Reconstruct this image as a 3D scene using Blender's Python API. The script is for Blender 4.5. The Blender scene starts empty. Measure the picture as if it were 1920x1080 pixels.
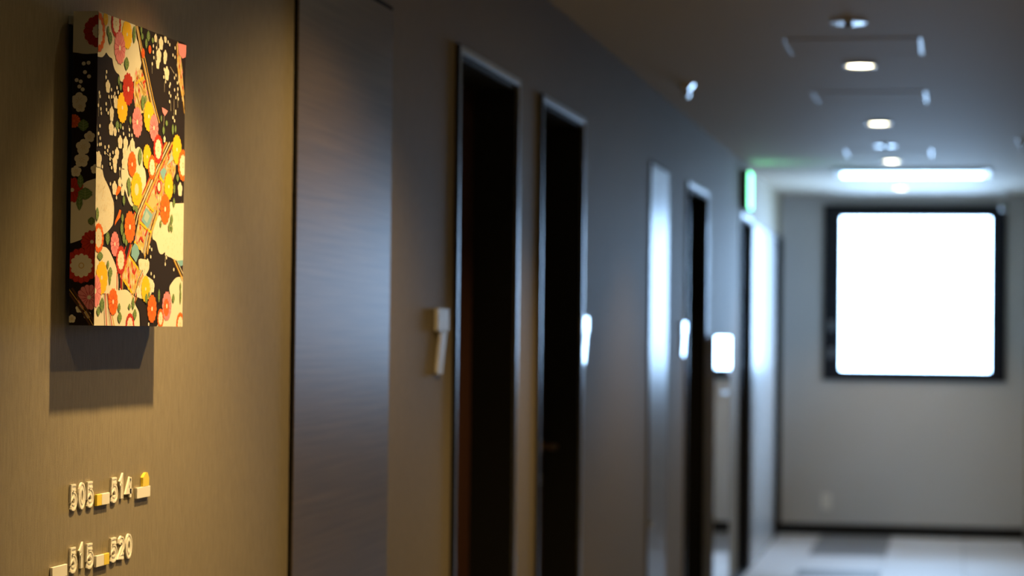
import bpy, bmesh, math, random
from mathutils import Vector

sc = bpy.context.scene
COL = sc.collection
random.seed(7)

# ------------------------------------------------------------------ camera
CAM_Z = 1.452
cam_data = bpy.data.cameras.new('camera')
cam_data.lens = 85.0
cam_data.sensor_width = 36.0
cam_data.clip_start = 0.05
cam_data.clip_end = 200
cam_data.dof.use_dof = True
cam_data.dof.focus_distance = 3.45
cam_data.dof.aperture_fstop = 4.4
cam_data.dof.aperture_blades = 0
cam = bpy.data.objects.new('camera', cam_data)
COL.objects.link(cam)
cam.location = (0, 0, CAM_Z)
from mathutils import Matrix
cam.rotation_euler = (Matrix.Rotation(0.179124, 3, 'Z') @ Matrix.Rotation(math.pi/2 + 0.018301, 3, 'X')
                      @ Matrix.Rotation(0.011, 3, 'Z')).to_euler()
sc.camera = cam

# ------------------------------------------------------------------ world, exposure
world = bpy.data.worlds.new('sky')
sc.world = world
world.use_nodes = True
bg = world.node_tree.nodes['Background']
bg.inputs['Color'].default_value = (0.41, 0.655, 1.0, 1)
bg.inputs['Strength'].default_value = 23.0
sc.view_settings.view_transform = 'Standard'
sc.view_settings.look = 'None'
sc.view_settings.gamma = 1.0
sc.view_settings.use_curve_mapping = False
sc.view_settings.exposure = 0.0

LAMP_COL = (1.0, 0.67, 0.27)

# ------------------------------------------------------------------ main dimensions (metres)
XL, XR = -1.215, 0.545          # corridor side walls
YN, YB = -2.2, 17.8             # wall behind the camera, window wall
ZC = 2.47                       # ceiling
WT = 0.17                       # wall thickness
DOOR_H = 2.155

# ------------------------------------------------------------------ materials
def mat(name, col=(.5, .5, .5), rough=.5, metal=0.0, spec=.5, emit=None, emit_s=0.0, coat=0.0, coat_r=.1):
    m = bpy.data.materials.new(name)
    m.use_nodes = True
    b = m.node_tree.nodes['Principled BSDF']
    b.inputs['Base Color'].default_value = (*col, 1)
    b.inputs['Roughness'].default_value = rough
    b.inputs['Metallic'].default_value = metal
    b.inputs['Specular IOR Level'].default_value = spec
    b.inputs['Coat Weight'].default_value = coat
    b.inputs['Coat Roughness'].default_value = coat_r
    if emit:
        b.inputs['Emission Color'].default_value = (*emit, 1)
        b.inputs['Emission Strength'].default_value = emit_s
    return m

def grain(m, scale_vec, nscale, c0, c1, bump=0.0, detail=6.0, lo=.3, hi=.7, dist=0.002):
    """noise stretched along one axis drives base colour (and a fine relief)"""
    nt = m.node_tree
    N, L = nt.nodes, nt.links
    b = N['Principled BSDF']
    tc = N.new('ShaderNodeTexCoord')
    mp = N.new('ShaderNodeMapping')
    mp.inputs['Scale'].default_value = scale_vec
    no = N.new('ShaderNodeTexNoise')
    no.inputs['Scale'].default_value = nscale
    no.inputs['Detail'].default_value = detail
    cr = N.new('ShaderNodeValToRGB')
    cr.color_ramp.elements[0].position = lo
    cr.color_ramp.elements[1].position = hi
    cr.color_ramp.elements[0].color = (*c0, 1)
    cr.color_ramp.elements[1].color = (*c1, 1)
    L.new(tc.outputs['Object'], mp.inputs['Vector'])
    L.new(mp.outputs['Vector'], no.inputs['Vector'])
    L.new(no.outputs['Fac'], cr.inputs['Fac'])
    L.new(cr.outputs['Color'], b.inputs['Base Color'])
    if bump:
        bp = N.new('ShaderNodeBump')
        bp.inputs['Strength'].default_value = bump
        bp.inputs['Distance'].default_value = dist
        L.new(no.outputs['Fac'], bp.inputs['Height'])
        L.new(bp.outputs['Normal'], b.inputs['Normal'])
    return m

def wallpaper(name, c0, c1):
    """woven wallpaper: fine vertical threads crossed by shorter slubs"""
    m = mat(name, c0, rough=.62, spec=.35)
    nt = m.node_tree
    N, L = nt.nodes, nt.links
    b = N['Principled BSDF']
    tc = N.new('ShaderNodeTexCoord')
    facs = []
    for sv, ns in (((1, 1, .07), 560), ((.55, .55, 1.0), 1100)):
        mp = N.new('ShaderNodeMapping')
        mp.inputs['Scale'].default_value = sv
        no = N.new('ShaderNodeTexNoise')
        no.inputs['Scale'].default_value = ns
        no.inputs['Detail'].default_value = 3
        L.new(tc.outputs['Object'], mp.inputs['Vector'])
        L.new(mp.outputs['Vector'], no.inputs['Vector'])
        facs.append(no.outputs['Fac'])
    ad = N.new('ShaderNodeMath')
    ad.operation = 'ADD'
    L.new(facs[0], ad.inputs[0])
    L.new(facs[1], ad.inputs[1])
    mr = N.new('ShaderNodeMapRange')
    mr.inputs['From Min'].default_value = .68
    mr.inputs['From Max'].default_value = 1.32
    L.new(ad.outputs[0], mr.inputs['Value'])
    mx = N.new('ShaderNodeMix')
    mx.data_type = 'RGBA'
    mx.inputs['A'].default_value = (*c0, 1)
    mx.inputs['B'].default_value = (*c1, 1)
    L.new(mr.outputs['Result'], mx.inputs['Factor'])
    L.new(mx.outputs['Result'], b.inputs['Base Color'])
    bp = N.new('ShaderNodeBump')
    bp.inputs['Strength'].default_value = .22
    bp.inputs['Distance'].default_value = .0008
    L.new(mr.outputs['Result'], bp.inputs['Height'])
    L.new(bp.outputs['Normal'], b.inputs['Normal'])
    return m

M = {}
M['wall'] = wallpaper('woven_wallpaper', (.185, .150, .095), (.315, .262, .172))
M['wall_end'] = wallpaper('pale_woven_wallpaper', (.56, .535, .50), (.65, .625, .59))
M['ceiling'] = grain(mat('ceiling_paint', (.53, .465, .37), rough=.68, spec=.14), (1, 1, 1), 220, (.515, .45, .355), (.55, .485, .39), bump=.08)
M['laminate'] = grain(mat('dark_laminate', (.09, .07, .05), rough=.34, spec=.5, coat=.2, coat_r=.32), (1, .7, 34), 3.2, (.082, .060, .043), (.155, .116, .086), bump=.05, lo=.28, hi=.74)
M['pale_laminate'] = grain(mat('pale_laminate', (.4, .4, .4), rough=.26, spec=.6), (1, .7, 30), 3.0, (.36, .35, .34), (.46, .45, .44))
M['leaf'] = grain(mat('dark_red_brown_wood', (.05, .02, .01), rough=.5, spec=.3), (1, 1, .06), 40, (.030, .011, .006), (.060, .022, .011), bump=.04)
M['black'] = mat('black_paint', (.010, .009, .008), rough=.55, spec=.25)
M['seam'] = mat('black_rubber_seam', (.006, .005, .004), rough=.8, spec=.1)
M['frame_black'] = mat('black_window_frame', (.010, .011, .016), rough=.45, spec=.3)
M['alu'] = mat('satin_aluminium', (.50, .50, .51), rough=.30, metal=1.0)
M['hatch_edge'] = mat('hatch_edge_aluminium', (.42, .42, .43), rough=.38, metal=1.0)
M['chrome'] = mat('chrome', (.85, .85, .86), rough=.08, metal=1.0)
M['brass'] = mat('brushed_bronze', (.50, .36, .22), rough=.3, metal=1.0)
M['mirror_steel'] = mat('polished_steel', (.72, .72, .72), rough=.035, metal=1.0)
M['white_gloss'] = mat('white_gloss_acrylic', (.72, .70, .66), rough=.10, spec=.7, coat=.6, coat_r=.04)
M['detector_white'] = mat('detector_white', (.6, .59, .57), rough=.24, spec=.6)
M['dark_plastic'] = mat('dark_plastic', (.04, .035, .03), rough=.5)
M['white_plastic'] = mat('white_plastic', (.62, .60, .56), rough=.3, spec=.5)
M['number_white'] = mat('ivory_lettering', (.88, .84, .76), rough=.4, spec=.4)
M['number_yellow'] = mat('yellow_lettering', (.88, .66, .06), rough=.4, spec=.4)
M['canvas_edge'] = mat('canvas_backing', (.05, .04, .035), rough=.9, spec=.1)
M['lens'] = mat('lamp_diffuser', (.9, .9, .85), rough=.4, emit=(1.0, .90, .58), emit_s=22.0)
M['sign_green'] = mat('green_sign_face', (.1, .5, .3), rough=.4, emit=(.20, 1.0, .50), emit_s=6.0)
M['red_lamp'] = mat('red_lamp', (.7, .05, .05), rough=.2)
M['base_black'] = mat('black_skirting', (.012, .011, .010), rough=.5, spec=.3)
for i, c in enumerate(((.68, .71, .76), (.60, .63, .68), (.72, .75, .80), (.24, .26, .29))):
    M['tile%d' % i] = grain(mat('carpet_grey_%d' % i, c, rough=.55, spec=.4), (1, 1, 1), 160, tuple(v * .85 for v in c), tuple(v * 1.1 for v in c), bump=.3)

# thin clear window glass: mostly transmits, mirrors a little at grazing angles
g = bpy.data.materials.new('window_glass')
g.use_nodes = True
nt = g.node_tree
nt.nodes.clear()
o_ = nt.nodes.new('ShaderNodeOutputMaterial')
mx_ = nt.nodes.new('ShaderNodeMixShader')
fr_ = nt.nodes.new('ShaderNodeFresnel')
tr_ = nt.nodes.new('ShaderNodeBsdfTransparent')
gl_ = nt.nodes.new('ShaderNodeBsdfGlossy')
gl_.inputs['Roughness'].default_value = .02
nt.links.new(fr_.outputs[0], mx_.inputs[0])
nt.links.new(tr_.outputs[0], mx_.inputs[1])
nt.links.new(gl_.outputs[0], mx_.inputs[2])
nt.links.new(mx_.outputs[0], o_.inputs['Surface'])
M['glass'] = g

# printed canvas: colour per printed shape, plus a fine canvas weave
pm = mat('printed_canvas', (1, 1, 1), rough=.75, spec=.12)
nt = pm.node_tree
va = nt.nodes.new('ShaderNodeVertexColor')
va.layer_name = 'print_colour'
nt.links.new(va.outputs['Color'], nt.nodes['Principled BSDF'].inputs['Base Color'])
tc = nt.nodes.new('ShaderNodeTexCoord')
no = nt.nodes.new('ShaderNodeTexNoise')
no.inputs['Scale'].default_value = 900
bp = nt.nodes.new('ShaderNodeBump')
bp.inputs['Strength'].default_value = .15
bp.inputs['Distance'].default_value = .0004
nt.links.new(tc.outputs['Object'], no.inputs['Vector'])
nt.links.new(no.outputs['Fac'], bp.inputs['Height'])
nt.links.new(bp.outputs['Normal'], nt.nodes['Principled BSDF'].inputs['Normal'])
M['print'] = pm

# ------------------------------------------------------------------ mesh helpers
def box(bm, x0, x1, y0, y1, z0, z1):
    vs = [bm.verts.new(p) for p in ((x0, y0, z0), (x1, y0, z0), (x1, y1, z0), (x0, y1, z0),
                                    (x0, y0, z1), (x1, y0, z1), (x1, y1, z1), (x0, y1, z1))]
    for f in ((0, 3, 2, 1), (4, 5, 6, 7), (0, 1, 5, 4), (1, 2, 6, 5), (2, 3, 7, 6), (3, 0, 4, 7)):
        bm.faces.new([vs[i] for i in f])

def bevel(bm, w, seg=2):
    bmesh.ops.bevel(bm, geom=bm.edges[:], offset=w, segments=seg, affect='EDGES', profile=.6)

def lathe(bm, prof, origin=(0, 0, 0), n=28, axis='Z', ph=0.0):
    """prof = [(radius, height)...]; closed to the axis where radius is 0"""
    rings = []
    for r, h in prof:
        ring = []
        for k in range(1 if r < 1e-6 else n):
            a = 2 * math.pi * (k + ph) / n
            p = (r * math.cos(a), r * math.sin(a), h)
            if axis == 'X':
                p = (p[2], p[0], p[1])
            elif axis == 'Y':
                p = (p[0], p[2], p[1])
            ring.append(bm.verts.new(Vector(p) + Vector(origin)))
        rings.append(ring)
    for a, b in zip(rings, rings[1:]):
        for k in range(n):
            if len(a) == 1 and len(b) == 1:
                continue
            if len(a) == 1:
                bm.faces.new((a[0], b[k], b[(k + 1) % n]))
            elif len(b) == 1:
                bm.faces.new((a[k], b[0], a[(k + 1) % n]))
            else:
                bm.faces.new((a[k], b[k], b[(k + 1) % n], a[(k + 1) % n]))

def tube(bm, pts, r, n=12):
    pts = [Vector(p) for p in pts]
    rings = []
    for i, p in enumerate(pts):
        d = (pts[min(i + 1, len(pts) - 1)] - pts[max(i - 1, 0)]).normalized()
        u = d.cross(Vector((0, 0, 1)))
        if u.length < 1e-4:
            u = d.cross(Vector((1, 0, 0)))
        u.normalize()
        v = d.cross(u)
        rings.append([bm.verts.new(p + r * (math.cos(2 * math.pi * k / n) * u + math.sin(2 * math.pi * k / n) * v)) for k in range(n)])
    for a, b in zip(rings, rings[1:]):
        for k in range(n):
            bm.faces.new((a[k], a[(k + 1) % n], b[(k + 1) % n], b[k]))
    bm.faces.new(rings[0])
    bm.faces.new(rings[-1])

def prism(bm, poly, x0, x1):
    """poly of (y, z), extruded from x0 to x1"""
    a = [bm.verts.new((x0, y, z)) for y, z in poly]
    b = [bm.verts.new((x1, y, z)) for y, z in poly]
    n = len(poly)
    bm.faces.new(a)
    bm.faces.new(b[::-1])
    for i in range(n):
        bm.faces.new((a[i], b[i], b[(i + 1) % n], a[(i + 1) % n]))

def obj(name, bm, m, parent=None, loc=(0, 0, 0), smooth=False):
    bmesh.ops.recalc_face_normals(bm, faces=bm.faces[:])
    me = bpy.data.meshes.new(name)
    bm.to_mesh(me)
    bm.free()
    me.materials.append(m)
    if smooth:
        for p in me.polygons:
            p.use_smooth = True
        try:
            me.set_sharp_from_angle(angle=math.radians(35))
        except Exception:
            pass
    o = bpy.data.objects.new(name, me)
    COL.objects.link(o)
    o.location = loc
    if parent:
        o.parent = parent
    return o

def bx(name, m, dims, parent=None, bev=0.0, loc=(0, 0, 0)):
    bm = bmesh.new()
    box(bm, *dims)
    if bev:
        bevel(bm, bev)
    return obj(name, bm, m, parent, loc)

def thing(name, loc=(0, 0, 0)):
    o = bpy.data.objects.new(name, None)
    o.empty_display_size = .1
    COL.objects.link(o)
    o.location = loc
    return o

def tag(o, label, cat, group=None, kind=None):
    o['label'] = label
    o['category'] = cat
    if group:
        o['group'] = group
    if kind:
        o['kind'] = kind
    return o

def struct(o, label, cat):
    return tag(o, label, cat, kind='structure')

# ------------------------------------------------------------------ the shell
# openings of the recessed doors in the left wall: near edge, far edge
RECESS = [(5.915, 6.745), (7.165, 7.995), (11.30, 12.22), (14.22, 15.06), (17.20, 17.78)]

bm = bmesh.new()
y = YN
for a, b in RECESS:
    box(bm, XL - WT, XL, y, a, 0, ZC)
    box(bm, XL - WT, XL, a, b, DOOR_H, ZC)
    y = b
box(bm, XL - WT, XL, y, YB, 0, ZC)
struct(obj('wall_left', bm, M['wall']), 'long left corridor wall in olive brown woven wallpaper', 'wall')

bm = bmesh.new()
SY0, SY1, SZ0, SZ1 = 15.60, 16.80, 1.10, 2.30       # daylight window in the right wall near the end
box(bm, XR, XR + .12, YN, SY0, 0, ZC)
box(bm, XR, XR + .12, SY1, YB, 0, ZC)
box(bm, XR, XR + .12, SY0, SY1, 0, SZ0)
box(bm, XR, XR + .12, SY0, SY1, SZ1, ZC)
struct(obj('wall_right', bm, M['wall']), 'right corridor wall in woven wallpaper, just outside the picture', 'wall')

WX0, WX1, WZ0, WZ1 = -.875, .370, 1.145, 2.395      # opening in the window wall
bm = bmesh.new()
box(bm, XL - WT, WX0, YB, YB + .16, 0, ZC)
box(bm, WX1, XR + .12, YB, YB + .16, 0, ZC)
box(bm, WX0, WX1, YB, YB + .16, 0, WZ0)
box(bm, WX0, WX1, YB, YB + .16, WZ1, ZC)
struct(obj('wall_back', bm, M['wall_end']), 'end wall of the corridor around the bright window', 'wall')

bm = bmesh.new()
box(bm, XL - WT, XR + .12, YN - .12, YN, 0, ZC)
struct(obj('wall_near', bm, M['wall']), 'corridor wall behind the viewpoint', 'wall')

bm = bmesh.new()
box(bm, XL - WT, XR + .12, YN - .12, YB + .16, ZC, ZC + .12)
struct(obj('ceiling', bm, M['ceiling']), 'flat taupe painted ceiling with round downlights', 'ceiling')

fl = thing('floor')
struct(fl, 'corridor floor of pale and dark grey carpet tiles', 'floor')
bm = bmesh.new()
box(bm, XL - WT, XR + .12, YN - .12, YB + .16, -.12, -.008)
obj('floor_slab', bm, M['black'], fl)
xs = [XL, -.910, -.405, .100, XR]
meshes = {}
row = 0
y1 = 17.15
rows = [(17.15, YB)]
while y1 > YN:
    rows.append((max(y1 - .5, YN), y1))
    y1 -= .5
for r, (a, b) in enumerate(rows):
    for c in range(4):
        k = random.choice((0, 0, 1, 2, 2))
        if c == 1 and r in (0, 1, 2, 5):
            k = 3
        elif r > 7:
            k = random.choice((3, 3, 3, 1))  # unseen near rows made mostly dark to cut bounced light
        w, d = xs[c + 1] - xs[c], b - a
        key = (round(w, 3), round(d, 3), k)
        if key not in meshes:
            t = bmesh.new()
            box(t, .0015, w - .0015, .0015, d - .0015, -.008, 0)
            o = obj('carpet_tile', t, M['tile%d' % k], fl, (xs[c], a, 0))
            meshes[key] = o.data
        else:
            o = bpy.data.objects.new('carpet_tile', meshes[key])
            COL.objects.link(o)
            o.location = (xs[c], a, 0)
            o.parent = fl

# skirting
struct(bx('baseboard_back', M['base_black'], (XL, XR, YB - .012, YB, 0, .082), bev=.002), 'black skirting board along the foot of the window wall', 'baseboard')
bm = bmesh.new()
SOLID = [(YN, 4.385), (5.180, 5.87), (6.79, 7.12), (8.04, 9.85), (10.50, 11.255), (13.24, 14.175)]
for a, b in SOLID:
    box(bm, XL, XL + .010, a, b, 0, .07)
struct(obj('baseboard_left', bm, M['base_black']), 'black skirting board along the foot of the left wall', 'baseboard')
struct(bx('baseboard_right', M['base_black'], (XR - .010, XR, YN, YB - .012, 0, .07), bev=.002), 'black skirting board along the foot of the right wall', 'baseboard')

# ------------------------------------------------------------------ window at the end
win = thing('window_1', ((WX0 + WX1) / 2, YB, WZ0))
struct(win, 'blown out bright window with a thick black frame at the corridor end', 'window')
cx = (WX0 + WX1) / 2
def wbx(name, m, x0, x1, y0, y1, z0, z1, bev=.004, parent=win):
    return bx(name, m, (x0 - cx, x1 - cx, y0, y1, z0 - WZ0, z1 - WZ0), parent, bev)
FY0, FY1 = -.022, .10
wbx('frame_rail', M['frame_black'], -.908, .403, FY0, FY1, 2.322, 2.408)
wbx('frame_rail', M['frame_black'], -.908, .403, FY0, FY1, 1.132, 1.202)
wbx('frame_stile', M['frame_black'], -.908, -.785, FY0, FY1, 1.202, 2.322)
wbx('frame_stile', M['frame_black'], .290, .403, FY0, FY1, 1.202, 2.322)
wbx('pane', M['glass'], -.787, .292, .060, .066, 1.200, 2.324, bev=0)
for z in (1.33, 1.53):
    h = bmesh.new()
    box(h, -.862 - cx, -.838 - cx, FY0 - .014, FY0, z - .035 - WZ0, z + .035 - WZ0)
    bevel(h, .004)
    l = obj('latch', h, M['alu'], win)
    h = bmesh.new()
    tube(h, [(-.850 - cx, FY0 - .012, z - WZ0), (-.850 - cx, FY0 - .03, z - WZ0), (-.850 - cx, FY0 - .034, z - .05 - WZ0)], .006)
    obj('lever', h, M['alu'], l, smooth=True)
# daylight enters only through the window opening: guide the sky sampling there
pl = bpy.data.lights.new('window_portal', 'AREA')
pl.shape = 'RECTANGLE'
pl.size, pl.size_y = 1.075, 1.132
pl.cycles.is_portal = True
po = bpy.data.objects.new('window_portal', pl)
COL.objects.link(po)
po.location = ((-.785 + .290) / 2, YB + .10, (1.190 + 2.322) / 2)
po.rotation_euler = (-math.pi / 2, 0, 0)

# second window, in the right wall: it lights the pale double door opposite and the end of the ceiling
w2 = thing('window_2', (XR, SY0, SZ0))
struct(w2, 'side window in the right wall near the corridor end, outside the picture', 'window')
sw, sh = SY1 - SY0, SZ1 - SZ0
for nm, dims in (('frame_rail', (-.012, .09, 0, sw, 0, .045)), ('frame_rail', (-.012, .09, 0, sw, sh - .045, sh)),
                 ('frame_stile', (-.012, .09, 0, .045, .045, sh - .045)), ('frame_stile', (-.012, .09, sw - .045, sw, .045, sh - .045))):
    bx(nm, M['frame_black'], dims, w2, .003)
bx('pane', M['glass'], (.05, .056, .043, sw - .043, .043, sh - .043), w2)
pl2 = bpy.data.lights.new('side_window_portal', 'AREA')
pl2.shape = 'RECTANGLE'
pl2.size, pl2.size_y = sh - .09, sw - .09
pl2.cycles.is_portal = True
po2 = bpy.data.objects.new('side_window_portal', pl2)
COL.objects.link(po2)
po2.location = (XR + .10, (SY0 + SY1) / 2, (SZ0 + SZ1) / 2)
po2.rotation_euler = (0, math.pi / 2, 0)

# ------------------------------------------------------------------ doors
def flush_door(name, y0, y1, m, label, leaves=1, latch=None, seam=.009):
    d = thing(name, (XL, y0, 0))
    struct(d, label, 'door')
    w = y1 - y0
    for dims in ((0, .004, 0, seam, 0, DOOR_H + seam), (0, .004, w - seam, w, 0, DOOR_H + seam),
                 (0, .004, seam, w - seam, DOOR_H, DOOR_H + seam)):
        bx('seam', M['seam'], dims, d)
    lw = (w - 2 * seam - (leaves - 1) * .006) / leaves
    for k in range(leaves):
        a = seam + k * (lw + .006)
        lf = bx('leaf', m, (.0005, .007, a, a + lw, .008, DOOR_H), d, bev=.0015)
        if latch and k == 0:
            bm = bmesh.new()
            lathe(bm, [(0, 0), (.016, 0), (.016, .006), (.012, .012), (0, .013)], (.007, latch[0], latch[1]), 20, 'X')
            obj('knob', bm, M['chrome'], lf, smooth=True)
    if leaves > 1:
        bx('seam', M['seam'], (.0003, .005, seam + lw, seam + lw + .006, 0, DOOR_H), d)
    return d

def recessed_door(name, y0, y1, label, handle_far=True, casing='alu', depth=.120):
    d = thing(name, (XL, y0, 0))
    struct(d, label, 'door')
    w = y1 - y0
    cw, pr, ch = .019, .010, .014           # casing width, how proud it stands, head height
    bx('casing', M[casing], (0, pr, -cw, 0, 0, DOOR_H + ch), d, .0015)
    bx('casing', M[casing], (0, pr, w, w + cw, 0, DOOR_H + ch), d, .0015)
    bx('casing_head', M[casing], (0, pr, 0, w, DOOR_H - .004, DOOR_H + ch), d, .0015)
    bx('casing_shade', M['black'], (0, pr + .001, -cw - .008, -cw - .0002, 0, DOOR_H + ch), d)  # black strip standing in for the shaded near side of the casing
    # dark steel lining of the recess
    bx('jamb', M['black'], (-depth, -.0002, 0, .012, 0, DOOR_H - .004), d)
    bx('jamb', M['black'], (-depth, -.0002, w - .012, w, 0, DOOR_H - .004), d)
    bx('head_jamb', M['black'], (-depth, -.0002, .012, w - .012, DOOR_H - .018, DOOR_H - .004), d)
    lf = bx('leaf', M['leaf'] if casing == 'alu' else M['black'], (-depth - .04, -depth, .004, w - .004, .006, DOOR_H - .01), d, .001)
    if handle_far is not None:
        s = -1 if handle_far else 1
        yh = w - .075 if handle_far else .075
        zh = 1.075
        bm = bmesh.new()
        lathe(bm, [(0, 0), (.026, 0), (.026, .006), (.020, .009), (0, .009)], (-depth, yh, zh), 24, 'X')
        hd = obj('handle', bm, M['brass'], lf, smooth=True)
        bm = bmesh.new()
        tube(bm, [(-depth + .006, yh, zh), (-depth + .045, yh, zh), (-depth + .054, yh + s * .008, zh),
                  (-depth + .056, yh + s * .03, zh), (-depth + .056, yh + s * .125, zh + .004)], .0095)
        obj('lever', bm, M['brass'], hd, smooth=True)
        bm = bmesh.new()
        lathe(bm, [(0, 0), (.020, 0), (.020, .006), (0, .007)], (-depth, yh, zh - .11), 20, 'X')
        obj('lock', bm, M['brass'], lf, smooth=True)
    return d

flush_door('door_1', 4.385, 5.180, M['laminate'], 'wide flush dark laminate door panel next to the floral canvas')
recessed_door('door_2', *RECESS[0], 'recessed dark guest room door with its sign on the near side', handle_far=False)
recessed_door('door_3', *RECESS[1], 'recessed dark guest room door with a lever handle catching light', handle_far=True)
flush_door('door_4', 9.850, 10.500, M['laminate'], 'narrow flush door panel mirroring blue daylight midway along the wall', latch=(.055, .67))
recessed_door('door_5', *RECESS[2], 'dark recessed door just before the polished steel cabinet', handle_far=False)
recessed_door('door_6', *RECESS[3], 'dark recessed door below the green exit sign', handle_far=True)
flush_door('door_7', 15.150, 17.120, M['pale_laminate'], 'pale glossy double leaf door near the window wall', leaves=2)
recessed_door('door_8', *RECESS[4], 'black framed doorway in the corner beside the window wall', handle_far=None, casing='black')

# ------------------------------------------------------------------ polished cabinet on the left wall
cb = thing('steel_cabinet', (XL + .0015, 12.30, 0))
tag(cb, 'chest-high polished steel cabinet against left wall mirroring the window', 'cabinet')
bx('body', M['alu'], (0, .034, 0, .92, 0, 1.445), cb, .003)
dr = bx('door', M['mirror_steel'], (.0342, .040, .012, .908, .03, 1.442), cb, .0015)
bx('handle', M['white_plastic'], (.0402, .052, .32, .62, 1.130, 1.150), dr, .004)
bm = bmesh.new()
lathe(bm, [(0, 0), (.022, 0), (.020, .004), (0, .006)], (.0402, .80, 1.24), 20, 'X')
obj('lamp_dome', bm, M['red_lamp'], dr, smooth=True)

# ------------------------------------------------------------------ room signs beside the doors
def room_sign(y0, label):
    s = thing('room_sign', (XL, y0, 1.348))
    tag(s, label, 'sign', 'white room signs beside the doors')
    # a flat bar with a leg slanting down from its far end
    prism_bm = bmesh.new()
    prism(prism_bm, [(.0, .105), (.128, .105), (.128, .160), (.0, .160)], .003, .013)
    bevel(prism_bm, .0015)
    obj('plate', prism_bm, M['white_gloss'], s)
    prism_bm = bmesh.new()
    prism(prism_bm, [(.052, .1045), (.122, .1045), (.076, .006), (.070, 0), (.016, 0), (.008, .008)], .003, .010)
    bevel(prism_bm, .0015)
    obj('slanted_leg', prism_bm, M['white_gloss'], s)
    bx('mount', M['alu'], (0, .003, .055, .10, .09, .14), s)
    return s
room_sign(5.655, 'white slanting room sign nearest the viewer, between laminate panel and first dark door')
room_sign(7.985, 'bright white room sign on the far side of the dark door with lever handle')
room_sign(11.070, 'farthest white room sign, just before the third recessed door')

# ------------------------------------------------------------------ exit sign
ex = thing('exit_sign', (XL, 14.19, 2.185))
tag(ex, 'green lit exit sign box high on the left wall above the last dark doors', 'exit sign')
bx('housing', M['dark_plastic'], (0, .048, 0, .26, 0, .238), ex, .004)
bx('lit_face', M['sign_green'], (.0482, .052, .012, .248, .012, .226), ex, .002)

# ------------------------------------------------------------------ power socket on the window wall
so = thing('wall_socket', (-.875, YB, .185))
tag(so, 'small pale power socket low on the window wall', 'socket')
bx('cover_plate', M['number_white'], (-.036, .036, -.008, 0, 0, .118), so, .003)
for z in (.032, .074):
    p = bx('outlet', M['number_white'], (-.014, .014, -.0105, -.0082, z, z + .022), so, .001)
    for dx in (-.006, .004):
        bx('slot', M['black'], (dx, dx + .002, -.0109, -.0104, z + .006, z + .016), p)

# ------------------------------------------------------------------ ceiling fittings
def downlight(name, loc, label, watts, size=110, blend=.7, radius=.035, aim=None, group='round downlights in the ceiling', lit=1.0):
    d = thing(name, loc)
    tag(d, label, 'ceiling light', group)
    bm = bmesh.new()
    lathe(bm, [(.052, 0), (.060, -.001), (.0635, -.005), (.061, -.008), (.054, -.008), (.050, -.004), (.050, 0)], n=36)
    obj('trim_ring', bm, M['white_plastic'], d, smooth=True)
    bm = bmesh.new()
    lathe(bm, [(0, -.006), (.030, -.0058), (.047, -.0045), (.0495, -.002), (.0495, 0), (0, 0)], n=36)
    obj('diffuser', bm, M['lens'], d, smooth=True)
    ld = bpy.data.lights.new('lamp_light', 'SPOT')
    ld.energy = watts
    ld.color = LAMP_COL
    ld.spot_size = math.radians(size)
    ld.spot_blend = blend
    ld.shadow_soft_size = radius
    lo = bpy.data.objects.new('lamp_light', ld)
    COL.objects.link(lo)
    lo.parent = d
    lo.location = (0, 0, -.045)
    if aim:
        v = Vector(aim) - (Vector(loc) + Vector((0, 0, -.045)))
        lo.rotation_euler = v.to_track_quat('-Z', 'Y').to_euler()
    return d

CX = -.337
downlight('picture_spotlight', (-.785, 3.51, ZC), 'ceiling spotlight above the floral canvas', 208, size=84, blend=1.0, radius=.022,
          aim=(-.80, 3.50, 0), group='spotlights over the canvas')
downlight('downlight', (-.44, 2.22, ZC), 'round ceiling downlight just behind the viewpoint side of the canvas', 14, size=132, blend=.5, radius=.018)
downlight('downlight', (-.44, 4.44, ZC), 'round ceiling downlight between the canvas and the laminate panel', 56, size=132, blend=.5, radius=.018)
downlight('downlight', (CX, 6.65, ZC), 'round ceiling downlight opposite the first dark door', 64)
for y_, l_ in ((9.135, 'largest and nearest visible round downlight in the ceiling'),
               (11.633, 'second round downlight from the front, before the domed detector'),
               (14.146, 'third round downlight, just in front of the bright ceiling panel'),
               (16.737, 'farthest round downlight, close to the window wall')):
    downlight('downlight', (CX, y_, ZC), l_, 34)

def detector(loc, label):
    d = thing('smoke_detector', loc)
    tag(d, label, 'smoke detector', 'domed detectors on the ceiling')
    bm = bmesh.new()
    lathe(bm, [(0, 0), (.056, 0), (.060, -.002), (.060, -.004), (.057, -.0065), (.028, -.007), (0, -.007)], n=36)
    obj('base', bm, M['detector_white'], d, smooth=True)
    bm = bmesh.new()
    lathe(bm, [(.015, -.0072), (.015, -.013), (.011, -.018), (0, -.019)], n=28)
    obj('dome', bm, M['dark_plastic'], d, smooth=True)
    return d
detector((-.330, 7.88, ZC), 'white domed detector on the ceiling nearest the top edge of the picture')
detector((-.343, 13.00, ZC), 'small white domed detector between second and third downlights')

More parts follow.
